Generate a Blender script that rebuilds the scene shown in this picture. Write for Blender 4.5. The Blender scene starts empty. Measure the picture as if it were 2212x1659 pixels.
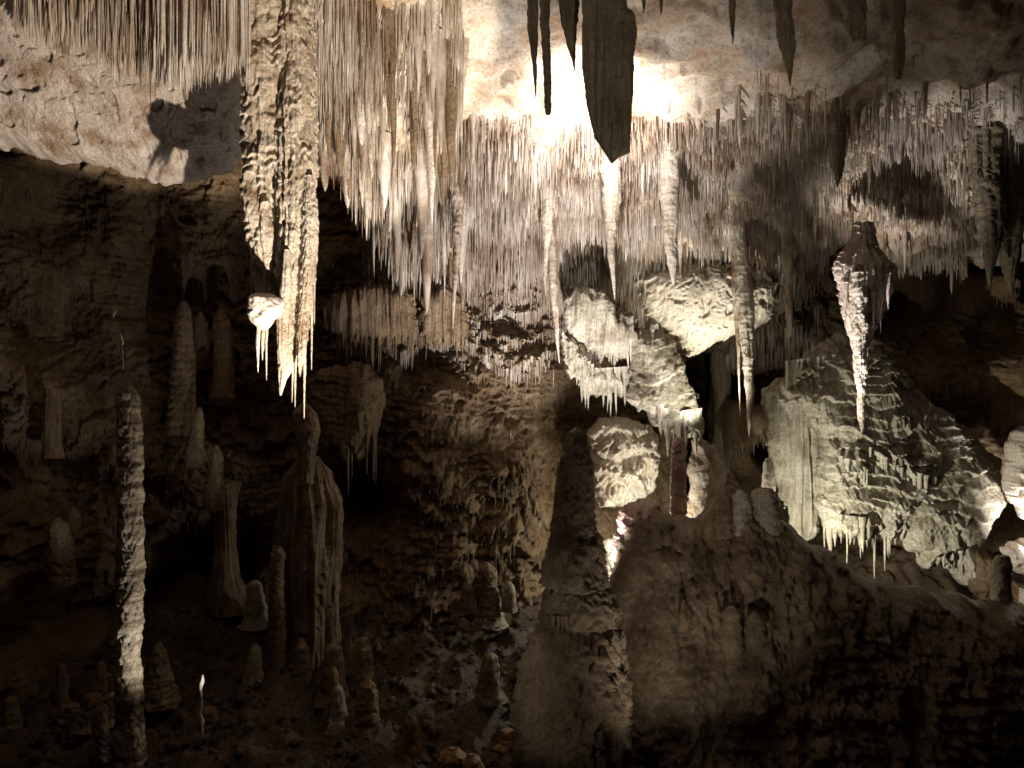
import bpy, math, random
import numpy as np
from mathutils import Vector

S = bpy.context.scene
C = S.collection
PI = math.pi

# ------------------------------------------------------------------ camera
cam_d = bpy.data.cameras.new("camera")
cam_d.lens = 28.0
cam_d.sensor_width = 36.0
cam_d.clip_start = 0.05
cam_d.clip_end = 200.0
cam = bpy.data.objects.new("camera", cam_d)
cam.location = (0, 0, 0)
cam.rotation_euler = (PI / 2, 0, 0)
C.objects.link(cam)
S.camera = cam
K = (18.0 / 28.0) / 1106.0            # metres per reference pixel at 1 m


def at(px, py, Y):
    """point whose image is (px,py) in a 2212x1659 picture, Y metres ahead"""
    return ((px - 1106.0) * K * Y, Y, (829.5 - py) * K * Y)


# ------------------------------------------------------------------ world, exposure
w = bpy.data.worlds.new("World")
S.world = w
w.use_nodes = True
w.node_tree.nodes["Background"].inputs[0].default_value = (1.0, 0.72, 0.42, 1)
w.node_tree.nodes["Background"].inputs[1].default_value = 0.004
S.view_settings.view_transform = 'Standard'
S.view_settings.look = 'None'
S.view_settings.exposure = 0.0
S.view_settings.gamma = 1.0
S.cycles.max_bounces = 5
S.cycles.diffuse_bounces = 4
S.cycles.glossy_bounces = 2
S.cycles.sample_clamp_indirect = 6.0


# ------------------------------------------------------------------ lamps (the cave's own show lighting, and added fills)
def spot(name, loc, target, watts, col, cone, blend=0.3, size=0.04):
    d = bpy.data.lights.new(name, 'SPOT')
    d.energy = watts
    d.color = col
    d.spot_size = math.radians(cone)
    d.spot_blend = blend
    d.shadow_soft_size = size
    o = bpy.data.objects.new(name, d)
    o.location = loc
    v = Vector(target) - Vector(loc)
    o.rotation_euler = v.to_track_quat('-Z', 'Y').to_euler()
    C.objects.link(o)
    return o


def point(name, loc, watts, col, size=0.05):
    d = bpy.data.lights.new(name, 'POINT')
    d.energy = watts
    d.color = col
    d.shadow_soft_size = size
    o = bpy.data.objects.new(name, d)
    o.location = loc
    C.objects.link(o)
    return o


WARM = (1.0, 0.88, 0.73)
WHITE = (1.0, 0.93, 0.88)
GREENISH = (1.0, 0.96, 0.79)
# behind the dark hanging blade, an uplight close under the ceiling
spot('ceiling_lamp', at(1325, 318, 9.7), at(1230, 200, 11.8), 380, WHITE, 128, 0.9, 0.08)
# low in front, throws the big column's shadow on the upper left wall
spot('column_lamp', (-0.05, 5.5, -2.9), (-3.15, 8.95, 3.75), 4300, WARM, 45, 0.15, 0.03)
# behind the great stalagmite, washing the ceiling
spot('ceiling_wash_lamp', (0.75, 9.4, -2.95), at(1150, 350, 12.5), 2700, WHITE, 76, 0.9, 0.05)
# striped stalagmite, from the right
spot('stalagmite_lamp', (-2.6, 8.35, -4.2), at(285, 1060, 9.0), 210, WHITE, 66, 0.5, 0.03)
# mound, grazing from the left, hidden behind the great stalagmite
spot('mound_lamp', (1.5, 6.3, -3.6), at(1440, 960, 9.9), 135, WARM, 82, 1.0, 0.04)
spot('great_stalagmite_fill', (-1.4, 4.9, -2.8), at(1235, 1380, 7.9), 90, WARM, 44, 1.0, 0.05)  # added fill, lifts the dark front of the great stalagmite
# grotto behind the mound
point('grotto_lamp', at(1405, 1165, 12.0), 120, GREENISH, 0.05)
spot('grotto_lamp_upper', at(1600, 960, 11.1), at(1380, 730, 12.6), 230, GREENISH, 54, 0.8, 0.05)
spot('shelf_lamp', at(1560, 1000, 12.6), at(1520, 680, 13.6), 520, GREENISH, 60, 0.8, 0.05)
# right cascade, from low on the left
spot('cascade_lamp', (3.55, 10.15, -2.55), at(1900, 1060, 12.0), 400, GREENISH, 96, 0.8, 0.04)
# right edge
spot('edge_lamp', at(2300, 1230, 10.4), at(2262, 1110, 11.3), 380, WHITE, 88, 0.6, 0.04)
spot('shield_lamp', at(1640, 1290, 10.4), at(1862, 650, 11.3), 1700, WHITE, 27, 0.8, 0.04)
# added fills near the camera: one spot at the hanging blades, one dim point
spot('blade_fill', (1.2, 0.6, -0.8), at(1430, 60, 7.0), 420, WARM, 46, 0.9, 0.2)
point('camera_fill', (0.0, -0.6, 0.9), 6, (1.0, 0.78, 0.54), 0.4)

# ------------------------------------------------------------------ noise
_r = np.random.RandomState(7)
_perm = _r.permutation(256).astype(np.int32)
_perm = np.concatenate([_perm, _perm, _perm])
_g = _r.normal(size=(256, 3)).astype(np.float32)
_g /= np.linalg.norm(_g, axis=1, keepdims=True)


def perlin(x, y, z):
    x, y, z = np.broadcast_arrays(np.asarray(x, np.float32), np.asarray(y, np.float32), np.asarray(z, np.float32))
    xi = np.floor(x); yi = np.floor(y); zi = np.floor(z)
    fx = x - xi; fy = y - yi; fz = z - zi
    xi = xi.astype(np.int32) & 255; yi = yi.astype(np.int32) & 255; zi = zi.astype(np.int32) & 255
    u = fx * fx * (3 - 2 * fx); v = fy * fy * (3 - 2 * fy); t = fz * fz * (3 - 2 * fz)
    res = 0
    for a in (0, 1):
        pa = _perm[xi + a]
        wa = u if a else 1 - u
        for b in (0, 1):
            pb = _perm[(pa + yi + b) & 511]
            wb = wa * (v if b else 1 - v)
            for c in (0, 1):
                h = _perm[(pb + zi + c) & 511] & 255
                gg = _g[h]
                d = gg[..., 0] * (fx - a) + gg[..., 1] * (fy - b) + gg[..., 2] * (fz - c)
                res = res + d * wb * (t if c else 1 - t)
    return res * 1.5


def fbm(x, y, z, o=4, gain=0.5):
    s = 0; a = 1.0; f = 1.0
    for i in range(o):
        s = s + a * perlin(x * f + i * 7.3, y * f + i * 3.1, z * f + i * 5.7)
        a *= gain; f *= 2.03
    return s


def smooth(a, b, x):
    t = np.clip((x - a) / (b - a), 0, 1)
    return t * t * (3 - 2 * t)


def drip(x, f=11.0, seed=0.0, z=0.0):
    """pointed, uneven icicle edge along x, 0..1"""
    a = 1 - 2.6 * np.abs(perlin(x * f * 0.45, z * 0.35, seed + 3.3))
    b = 1 - 2.6 * np.abs(perlin(x * f * 1.1 + 7, z * 0.5, seed + 5.9))
    m = 0.5 + 0.5 * smooth(-0.4, 0.4, perlin(x * 1.9, z * 0.8, seed + 8.8))
    return (0.62 * np.clip(a, 0, 1) ** 1.6 + 0.38 * np.clip(b, 0, 1) ** 1.4) * m


def ledges(x, z, f=2.0, seed=0.0, edge=0.35, warp=0.9, y=0.0, df=11.0):
    """flowstone terraces: stick out most at their dripping lower lip"""
    ph = z * f + 1.5 * warp * perlin(x * 0.5 + seed, z * 0.5, seed + 1.7 + y) + 0.75 * perlin(x * 1.3, z * 1.1, seed + 9.2 + y) + 0.32 * perlin(x * 3.1, z * 2.4, seed + 3.2 + y)
    em = 0.35 + 0.65 * smooth(-0.3, 0.3, perlin(x * 1.1, z * 1.1, seed + 12))
    ph = ph + edge * em * drip(x, df, seed, z * 2.0)
    t = ph - np.floor(ph)
    am = smooth(-0.45, 0.45, perlin(x * 1.0 + 4, z * 1.0, seed + 5 + y))
    return (1 - t) ** 1.2 * smooth(0.0, 0.13, t) * (0.15 + 0.85 * am)


def rough(x, y, z, a=1.0):
    wx = x + 0.12 * perlin(x * 2.3, y * 2.3, z * 2.3 + 71); wz = z + 0.12 * perlin(x * 2.3, y * 2.3, z * 2.3 + 93)
    b0 = perlin(x * 0.9, y * 0.9, z * 0.9 + 17)
    b1 = np.abs(perlin(wx * 1.9, y * 1.9, wz * 1.7 + 11))
    b2 = np.abs(perlin(wx * 4.6, y * 4.6, wz * 3.6 + 31))
    b3 = np.abs(perlin(wx * 11, y * 11, wz * 8.0 + 51))
    b4 = perlin(x * 26, y * 26, z * 17 + 5)
    return a * (0.16 * b0 + 0.26 * (b1 - 0.2) + 0.15 * (b2 - 0.2) + 0.07 * (b3 - 0.2) + 0.016 * b4)


# ------------------------------------------------------------------ materials
def rock(name, c_dark, c_mid, c_light, scale=1.0, streak=0.4, bump=0.5, rgh=0.5, grain=1.0, bands=0.0, spec=0.5):
    m = bpy.data.materials.new(name)
    m.use_nodes = True
    nt = m.node_tree
    N = nt.nodes; L = nt.links
    b = N["Principled BSDF"]
    tc = N.new('ShaderNodeTexCoord')
    geo = N.new('ShaderNodeNewGeometry')
    pos = geo.outputs['Position']

    def noise(sc, det, vec, rg=0.6):
        n = N.new('ShaderNodeTexNoise')
        n.inputs['Scale'].default_value = sc
        n.inputs['Detail'].default_value = det
        n.inputs['Roughness'].default_value = rg
        L.new(vec, n.inputs['Vector'])
        return n.outputs['Fac']

    def mapped(s):
        mp = N.new('ShaderNodeMapping')
        mp.inputs['Scale'].default_value = s
        L.new(pos, mp.inputs['Vector'])
        return mp.outputs[0]

    def math_(op, a, bb, clamp=False):
        n = N.new('ShaderNodeMath'); n.operation = op; n.use_clamp = clamp
        for i, v in enumerate((a, bb)):
            if isinstance(v, (int, float)):
                n.inputs[i].default_value = v
            else:
                L.new(v, n.inputs[i])
        return n.outputs[0]

    n1 = noise(1.4 * scale, 6, pos)
    n2 = noise(1.0, 4, mapped((13 * scale, 13 * scale, 0.9 * scale)))
    f = math_('ADD', math_('MULTIPLY', n1, 1.0 - streak), math_('MULTIPLY', n2, streak))
    if bands > 0:
        n5 = noise(1.0, 4, mapped((1.2, 1.2, 11)))
        f = math_('ADD', math_('MULTIPLY', f, 1.0 - bands), math_('MULTIPLY', n5, bands))
    r = N.new('ShaderNodeValToRGB')
    e = r.color_ramp.elements
    e[0].position = 0.36; e[0].color = (*c_dark, 1)
    e[1].position = 0.66; e[1].color = (*c_light, 1)
    k = r.color_ramp.elements.new(0.5); k.color = (*c_mid, 1)
    L.new(f, r.inputs[0])
    n3 = noise(19 * scale, 5, pos, 0.7)
    r3 = N.new('ShaderNodeValToRGB')
    r3.color_ramp.elements[0].position = 0.33; r3.color_ramp.elements[0].color = (0.42, 0.36, 0.30, 1)
    r3.color_ramp.elements[1].position = 0.52; r3.color_ramp.elements[1].color = (1, 1, 1, 1)
    L.new(n3, r3.inputs[0])
    mx = N.new('ShaderNodeMix'); mx.data_type = 'RGBA'; mx.blend_type = 'MULTIPLY'
    mx.inputs[0].default_value = 0.75 * grain
    L.new(r.outputs[0], mx.inputs[6]); L.new(r3.outputs[0], mx.inputs[7])
    L.new(mx.outputs[2], b.inputs['Base Color'])
    b.inputs['Roughness'].default_value = rgh
    b.inputs['Specular IOR Level'].default_value = spec
    nb1 = noise(34, 6, pos, 0.7)
    nb2 = noise(95, 3, pos, 0.6)
    nb0 = noise(13, 5, pos, 0.65)
    h = math_('ADD', math_('ADD', math_('MULTIPLY', nb0, 0.9), math_('MULTIPLY', nb1, 0.7)), math_('MULTIPLY', nb2, 0.25))
    if streak > 0.3:
        h = math_('ADD', h, math_('MULTIPLY', noise(1.0, 3, mapped((60, 60, 5))), 0.45))
    bp = N.new('ShaderNodeBump')
    bp.inputs['Strength'].default_value = bump
    bp.inputs['Distance'].default_value = 0.05
    L.new(h, bp.inputs['Height'])
    L.new(bp.outputs[0], b.inputs['Normal'])
    return m


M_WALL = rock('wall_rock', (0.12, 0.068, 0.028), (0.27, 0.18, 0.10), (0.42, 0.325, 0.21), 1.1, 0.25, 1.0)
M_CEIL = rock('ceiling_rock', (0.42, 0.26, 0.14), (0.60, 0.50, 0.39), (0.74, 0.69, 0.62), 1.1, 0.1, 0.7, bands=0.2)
M_PALE = rock('pale_limestone', (0.34, 0.23, 0.15), (0.60, 0.50, 0.42), (0.72, 0.64, 0.58), 2.2, 0.1, 1.0)
M_STRAW = rock('straw_calcite', (0.20, 0.12, 0.07), (0.50, 0.42, 0.34), (0.78, 0.74, 0.69), 1.1, 0.32, 0.3, 0.45, 0.5)
M_COL = rock('column_calcite', (0.30, 0.20, 0.12), (0.64, 0.54, 0.42), (0.80, 0.73, 0.63), 2.2, 0.3, 0.9)
M_WHITE = rock('white_calcite', (0.55, 0.44, 0.32), (0.72, 0.64, 0.54), (0.82, 0.78, 0.71), 2.0, 0.45, 0.6, 0.5)
M_FLOW = rock('flowstone', (0.22, 0.18, 0.12), (0.46, 0.42, 0.33), (0.64, 0.60, 0.51), 1.5, 0.3, 0.8)
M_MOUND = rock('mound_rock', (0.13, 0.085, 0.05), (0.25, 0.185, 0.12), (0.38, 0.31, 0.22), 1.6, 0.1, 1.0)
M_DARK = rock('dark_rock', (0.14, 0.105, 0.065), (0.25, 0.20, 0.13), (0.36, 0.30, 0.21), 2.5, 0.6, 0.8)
M_BROWN = rock('brown_calcite', (0.14, 0.085, 0.04), (0.28, 0.195, 0.115), (0.42, 0.32, 0.21), 1.5, 0.45, 0.8)
M_PINK = rock('pink_calcite', (0.42, 0.24, 0.21), (0.55, 0.37, 0.33), (0.66, 0.50, 0.45), 3.0, 0.3, 0.7)
M_TAN = rock('tan_calcite', (0.60, 0.46, 0.38), (0.74, 0.64, 0.56), (0.82, 0.76, 0.69), 2.0, 0.4, 0.7)
M_STRIPE = rock('striped_calcite', (0.09, 0.05, 0.025), (0.44, 0.35, 0.22), (0.76, 0.69, 0.52), 1.5, 0.15, 0.7, bands=0.8)
M_OCHRE = rock('ochre_calcite', (0.22, 0.12, 0.05), (0.34, 0.21, 0.10), (0.44, 0.30, 0.16), 2.0, 0.2, 0.7)
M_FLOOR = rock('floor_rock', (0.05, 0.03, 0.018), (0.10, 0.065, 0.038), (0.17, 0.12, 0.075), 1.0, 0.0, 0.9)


# ------------------------------------------------------------------ objects
def mesh(name, verts, quads, mat, parent=None, loc=(0, 0, 0), tris=None):
    me = bpy.data.meshes.new(name)
    v = np.asarray(verts, np.float32).reshape(-1, 3) - np.asarray(loc, np.float32)
    q = np.asarray(quads, np.int32).reshape(-1, 4)
    nt_ = 0 if tris is None else len(tris)
    me.vertices.add(len(v)); me.vertices.foreach_set('co', v.ravel())
    nl = len(q) * 4 + nt_ * 3
    me.loops.add(nl); me.polygons.add(len(q) + nt_)
    li = q.ravel()
    st = np.arange(len(q)) * 4
    if nt_:
        t = np.asarray(tris, np.int32)
        li = np.concatenate([li, t.ravel()])
        st = np.concatenate([st, len(q) * 4 + np.arange(nt_) * 3])
    me.loops.foreach_set('vertex_index', li.astype(np.int32))
    me.polygons.foreach_set('loop_start', st.astype(np.int32))
    me.polygons.foreach_set('use_smooth', np.ones(len(st), bool))
    me.update(calc_edges=True)
    me.validate()
    me.materials.append(mat)
    o = bpy.data.objects.new(name, me)
    C.objects.link(o)
    if parent is not None:
        o.parent = parent
    else:
        o.location = loc
    return o


def thing(name, label, cat, loc, group=None):
    o = bpy.data.objects.new(name, None)
    o.empty_display_size = 0.1
    C.objects.link(o)
    o.location = loc
    tag(o, label, cat, group)
    return o


def tag(o, label, cat, group=None, kind=None):
    o['label'] = label; o['category'] = cat
    if group: o['group'] = group
    if kind: o['kind'] = kind
    return o


def grid_quads(nr, nc, wrap=False):
    i = np.arange(nr - 1)[:, None]; j = np.arange(nc if wrap else nc - 1)[None, :]
    a = i * nc + j; b = i * nc + (j + 1) % nc
    c = (i + 1) * nc + (j + 1) % nc; d = (i + 1) * nc + j
    return np.stack([a, b, c, d], -1).reshape(-1, 4)


# ---------- shape of the rock shell
def ceil_base(x, y):
    mid = np.interp(y, [-4, 5, 9, 11, 12, 13, 14, 15, 19], [5.6, 5.1, 4.4, 3.75, 3.25, 2.62, 1.95, 1.35, 1.2])
    ml = np.interp(y, [-4, 5, 9, 10, 11, 12, 12.8, 13.4, 19], [5.6, 5.1, 4.4, 3.9, 3.2, 2.5, 2.0, 1.9, 1.8])
    k_ = smooth(-0.2, -1.4, x)
    mid = mid * (1 - k_) + ml * k_
    left = np.interp(y, [-4, 5, 9, 10.5, 12, 19], [5.8, 5.3, 4.75, 4.6, 4.3, 4.2])
    right = np.interp(y, [-4, 5, 9, 11, 12, 12.8, 13.3, 14, 19], [5.6, 5.1, 4.4, 3.45, 2.6, 2.05, 2.6, 3.3, 3.6])
    l = smooth(0.35, -0.35, x + 2.95 - (y - 9.5) * 0.27)
    r = smooth(5.0, 6.3, x)
    return mid * (1 - l) * (1 - r) + left * l + right * r


def ceil_z(x, y):
    z = ceil_base(x, y)
    z = z + 0.22 * perlin(x * 0.5, y * 0.5, 3.0) + 0.18 * perlin(x * 1.3, y * 1.5, 8.0) + 0.14 * perlin(x * 2.9, y * 2.9, 12.0)
    z = z - 0.52 * np.exp(-((x - 5.0) ** 2 / (2 * 0.5 ** 2) + (y - 11.6) ** 2 / (2 * 0.45 ** 2)))
    t = ledges(x * 0.9, y, 1.5, 2.0, 0.25, 1.1)
    z = z - 0.20 * t
    z = z + 0.09 * np.abs(perlin(x * 2.2, y * 4.8, 1.0)) + 0.035 * np.abs(perlin(x * 5.5, y * 11, 2.0)) + 0.012 * perlin(x * 19, y * 25, 3.0)
    return z


WPTS = [(-250, 800, 9.8), (-150, 350, 10.5), (-100, 1300, 9.6), (0, 350, 12), (0, 600, 11.6), (0, 900, 11.2), (0, 1200, 10.8), (0, 1500, 10),
        (200, 450, 12.4), (200, 700, 12.3), (200, 1000, 11.8), (200, 1300, 11), (400, 420, 12.8), (400, 560, 13), (400, 680, 13.4),
        (400, 900, 12.8), (400, 1080, 12.4), (425, 1210, 14.2), (560, 600, 13.4), (560, 900, 13), (545, 1190, 15), (640, 1100, 12.8), (560, 1350, 12),
        (740, 450, 14.6), (740, 600, 14.1), (760, 750, 13.8), (760, 900, 13.1), (785, 1080, 14.2), (780, 1200, 12.8), (700, 1350, 12),
        (950, 600, 14), (950, 750, 13.8), (950, 900, 12.9), (950, 1050, 12.5), (950, 1200, 12.2), (900, 1330, 11.8), (1000, 1450, 12),
        (1100, 650, 14), (1100, 800, 13.3), (1100, 1000, 12.8), (1100, 1200, 12.4), (1100, 1350, 12.6), (1250, 700, 14.5), (1250, 900, 14.5),
        (1300, 1000, 14.5), (1300, 1200, 14), (1420, 700, 15), (1420, 900, 15), (1540, 840, 19), (1600, 950, 20), (1550, 1010, 19),
        (1610, 780, 17), (1700, 700, 15), (1690, 900, 14), (1750, 1100, 13.2), (1900, 650, 16), (1900, 900, 13.2), (2010, 600, 16),
        (2100, 720, 14), (2100, 900, 13.5), (2200, 600, 13), (2200, 1000, 13), (2200, 1200, 13), (2300, 800, 12), (2450, 800, 11), (2450, 1300, 11)]


def wall_y(x, z):
    num = 0; den = 0
    for (px, py, Y) in WPTS:
        a, _, c = at(px, py, Y)
        d2 = (x - a) ** 2 + (z - c) ** 2 + 0.06
        wgt = 1.0 / d2 ** 1.7
        num = num + wgt * Y; den = den + wgt
    y = num / den
    cx_ = x + 0.10 * perlin(z * 2.0, 3.3, 0.0)
    y = y + 7.0 * smooth(3.30, 3.50, cx_) * smooth(4.5, 4.25, cx_) * smooth(0.75, 0.5, z + 0.1 * perlin(x * 5, 1.0, 0.0)) * smooth(-2.6, -2.2, z)
    y = y - rough(x, 0.3 * y, z, 1.0)
    y = y - 0.22 * ledges(x, z, 1.3, 1.0, 0.5, 1.2, df=7) - 0.13 * ledges(x, z, 3.4, 7.0, 0.9, 1.2, df=9) - 0.055 * ledges(x, z, 8.5, 9.0, 1.0, 1.3, df=14) - 0.022 * np.abs(perlin(x * 17, z * 14, 3.0))
    return y


def floor_z(x, y):
    z = np.interp(y, [-4, 4, 8, 9, 12, 13.5, 20], [-3.4, -4.2, -4.5, -4.35, -3.65, -3.1, -2.6])
    z = z + 0.35 * perlin(x * 0.5, y * 0.5, 21.0) + 0.18 * perlin(x * 1.4, y * 1.4, 22.0)
    z = z + 0.24 * np.abs(perlin(x * 2.2, y * 2.2, 25.0)) + 0.16 * np.abs(perlin(x * 4.5, y * 4.5, 23.0)) + 0.08 * np.abs(perlin(x * 10, y * 10, 24.0)) + 0.02 * perlin(x * 20, y * 20, 26.0)
    return z


# ceiling
xs = np.arange(-10.5, 10.5, 0.026); ys = np.arange(-3.0, 17.5, 0.026)
ys = np.concatenate([np.arange(-3.0, 7.0, 0.15), np.arange(7.0, 17.0, 0.026)])
X, Y = np.meshgrid(xs, ys)
Z = ceil_z(X, Y)
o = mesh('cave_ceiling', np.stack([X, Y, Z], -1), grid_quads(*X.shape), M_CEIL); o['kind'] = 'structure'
# back wall
xs = np.arange(-10, 10, 0.018); zs = np.arange(-5.0, 4.0, 0.018)
X, Z = np.meshgrid(xs, zs)
Y = wall_y(X, Z)
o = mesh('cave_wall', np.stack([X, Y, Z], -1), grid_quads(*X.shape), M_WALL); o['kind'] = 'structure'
_WX, _WZ, _WY = xs, zs, Y


def wall_at(x, z):
    i = np.clip(((z - _WZ[0]) / 0.018).astype(int), 0, len(_WZ) - 1)
    j = np.clip(((x - _WX[0]) / 0.018).astype(int), 0, len(_WX) - 1)
    return _WY[i, j]


# floor
xs = np.arange(-11, 11, 0.04); ys = np.arange(-3.0, 18, 0.04)
X, Y = np.meshgrid(xs, ys)
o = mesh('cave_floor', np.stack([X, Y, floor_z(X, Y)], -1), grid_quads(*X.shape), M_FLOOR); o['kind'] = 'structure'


FRONT = {}


# ---------- lumps of rock from an outline, real depth front and back
def relief(name, poly, plane, thick, mat, parent=None, base=(0, 0, 0), edge=0.35, det='rough', amp=1.0, res=0.018,
           fringe=0.0, ff=11.0, seed=0.0, lf=2.2, la=0.12):
    Y0, tx, tz = plane                     # Y = Y0 + tx*x + tz*z
    pts = []
    for (px, py) in poly:
        u = (px - 1106) * K; v = (829.5 - py) * K
        yy = Y0 / (1 - tx * u - tz * v)
        pts.append((u * yy, v * yy))
    P = np.array(pts)
    x0, z0 = P.min(0) - 0.05; x1, z1 = P.max(0) + 0.05
    z0 -= fringe
    xs = np.arange(x0, x1, res); zs = np.arange(z0, z1, res)
    X, Z = np.meshgrid(xs, zs)
    wk = 1.0 if name != 'blade_stalactite' else 0.12
    wob = wk * ((0.05 + 0.06 * edge) * perlin(X * 3.1, Z * 3.1, seed + 2) + 0.035 * perlin(X * 9, Z * 9, seed + 4) + 0.014 * perlin(X * 24, Z * 24, seed + 5))
    Xq = X + wob; Zq = Z + wob
    if fringe > 0:
        Zq = Zq + fringe * drip(X, ff, seed, Z * 0.3)
        # fringe only sharpens the lower outline
    dist = np.full(X.shape, 1e9); inside = np.zeros(X.shape, bool)
    n = len(P)
    for i in range(n):
        ax, az = P[i]; bx, bz = P[(i + 1) % n]
        dx, dz = bx - ax, bz - az
        t = np.clip(((Xq - ax) * dx + (Zq - az) * dz) / (dx * dx + dz * dz + 1e-9), 0, 1)
        dist = np.minimum(dist, np.hypot(Xq - ax - t * dx, Zq - az - t * dz))
        if az != bz:
            c = ((az > Zq) != (bz > Zq)) & (Xq < (bx - ax) * (Zq - az) / (bz - az) + ax)
            inside ^= c
    d = np.where(inside, dist, 0)
    q = np.clip(d / edge, 0, 1)
    h = np.sqrt(np.clip(1 - (1 - q) ** 2, 0, 1))
    Yp = Y0 + tx * X + tz * Z
    if det == 'rough':
        dt = rough(X + seed * 3, Yp * 0, Z, amp)
    elif det == 'flow':
        dt = la * ledges(X, Z, lf, seed, 0.6, 1.0, df=ff) + 0.45 * la * ledges(X, Z, lf * 2.9, seed + 6, 0.8, 1.1, df=ff * 1.5) + rough(X + seed * 3, 0, Z, 0.35 * amp)
    elif det == 'flute':
        fl = np.abs(perlin(X * 7, Z * 0.6, seed)) + 0.5 * np.abs(perlin(X * 17, Z * 1.0, seed + 3))
        dt = -0.22 * fl * amp + rough(X + seed * 3, 0, Z, 0.2 * amp)
    elif det == 'mound':
        dt = rough(X + seed * 3, 0, Z, 0.5) + 0.22 * perlin(X * 1.1, Z * 0.6, seed) + 0.14 * np.abs(perlin(X * 2.6, Z * 1.1, seed + 2)) + 0.12 * np.abs(perlin(X * 5.5, Z * 3.6, seed + 2)) + 0.07 * np.abs(perlin(X * 9, Z * 8, seed + 7)) + 0.05 * ledges(X, Z, 3.2, seed, 0.7, 1.0, df=8) * smooth(-0.1, 0.4, perlin(X * 0.8, Z * 0.8, seed + 8)) + 0.055 * np.abs(perlin(X * 15, Z * 13, seed)) + 0.015 * perlin(X * 30, Z * 26, seed) + 0.05 * ledges(X, Z, 7, seed + 3, 0.9, 1.2, df=12) * smooth(-0.3, 0.2, perlin(X * 1.3, Z * 1.3, seed + 18))
    elif det == 'pitted':
        pit = smooth(0.30, 0.52, perlin(X * 5 + 2, Z * 6, seed)) * 0.07 + smooth(0.28, 0.5, perlin(X * 13, Z * 15, seed + 1)) * 0.03
        crk = 0.02 * smooth(0.05, 0.0, np.abs(perlin(X * 2.6 + 0.4 * perlin(X * 6, Z * 6, 1.0), Z * 3.6, seed + 6)))
        dt = 0.22 * perlin(X * 0.7, Z * 0.8, seed + 2) + 0.05 * perlin(X * 2.2, Z * 2.4, seed + 3) + 0.02 * perlin(X * 6, Z * 6, seed) + 0.012 * perlin(X * 17, Z * 17, seed) - pit - crk
    else:
        dt = rough(X + seed * 3, 0, Z, 0.3 * amp)
    F = Yp - thick * h - dt * smooth(0, 0.25, q)
    B = Yp + 0.6 * thick * h
    F = np.minimum(F, B)
    nr, nc = X.shape
    cell = inside[:-1, :-1] & inside[1:, :-1] & inside[:-1, 1:] & inside[1:, 1:]
    # snap boundary vertices of the cell set to the mid plane so both sheets meet
    full = np.zeros((nr + 1, nc + 1), bool); full[1:nr, 1:nc] = cell
    allin = full[:-1, :-1] & full[1:, :-1] & full[:-1, 1:] & full[1:, 1:]
    used = full[:-1, :-1] | full[1:, :-1] | full[:-1, 1:] | full[1:, 1:]
    mid = Yp
    F = np.where(allin, F, mid); B = np.where(allin, B, mid + 0.002)
    idx = -np.ones(nr * nc, int)
    u_ = np.flatnonzero(used.ravel())
    if not len(u_): return None
    idx[u_] = np.arange(len(u_))
    g = grid_quads(nr, nc)[cell.ravel()]
    v1 = np.stack([X.ravel()[u_], F.ravel()[u_], Z.ravel()[u_]], -1)
    v2 = np.stack([X.ravel()[u_], B.ravel()[u_], Z.ravel()[u_]], -1)
    q1 = idx[g]; q2 = idx[g][:, ::-1] + len(u_)
    o = mesh(name, np.concatenate([v1, v2]), np.concatenate([q1, q2]), mat, parent, base)
    FRONT[o.name] = (xs[0], zs[0], res, F, allin)
    return o


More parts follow.
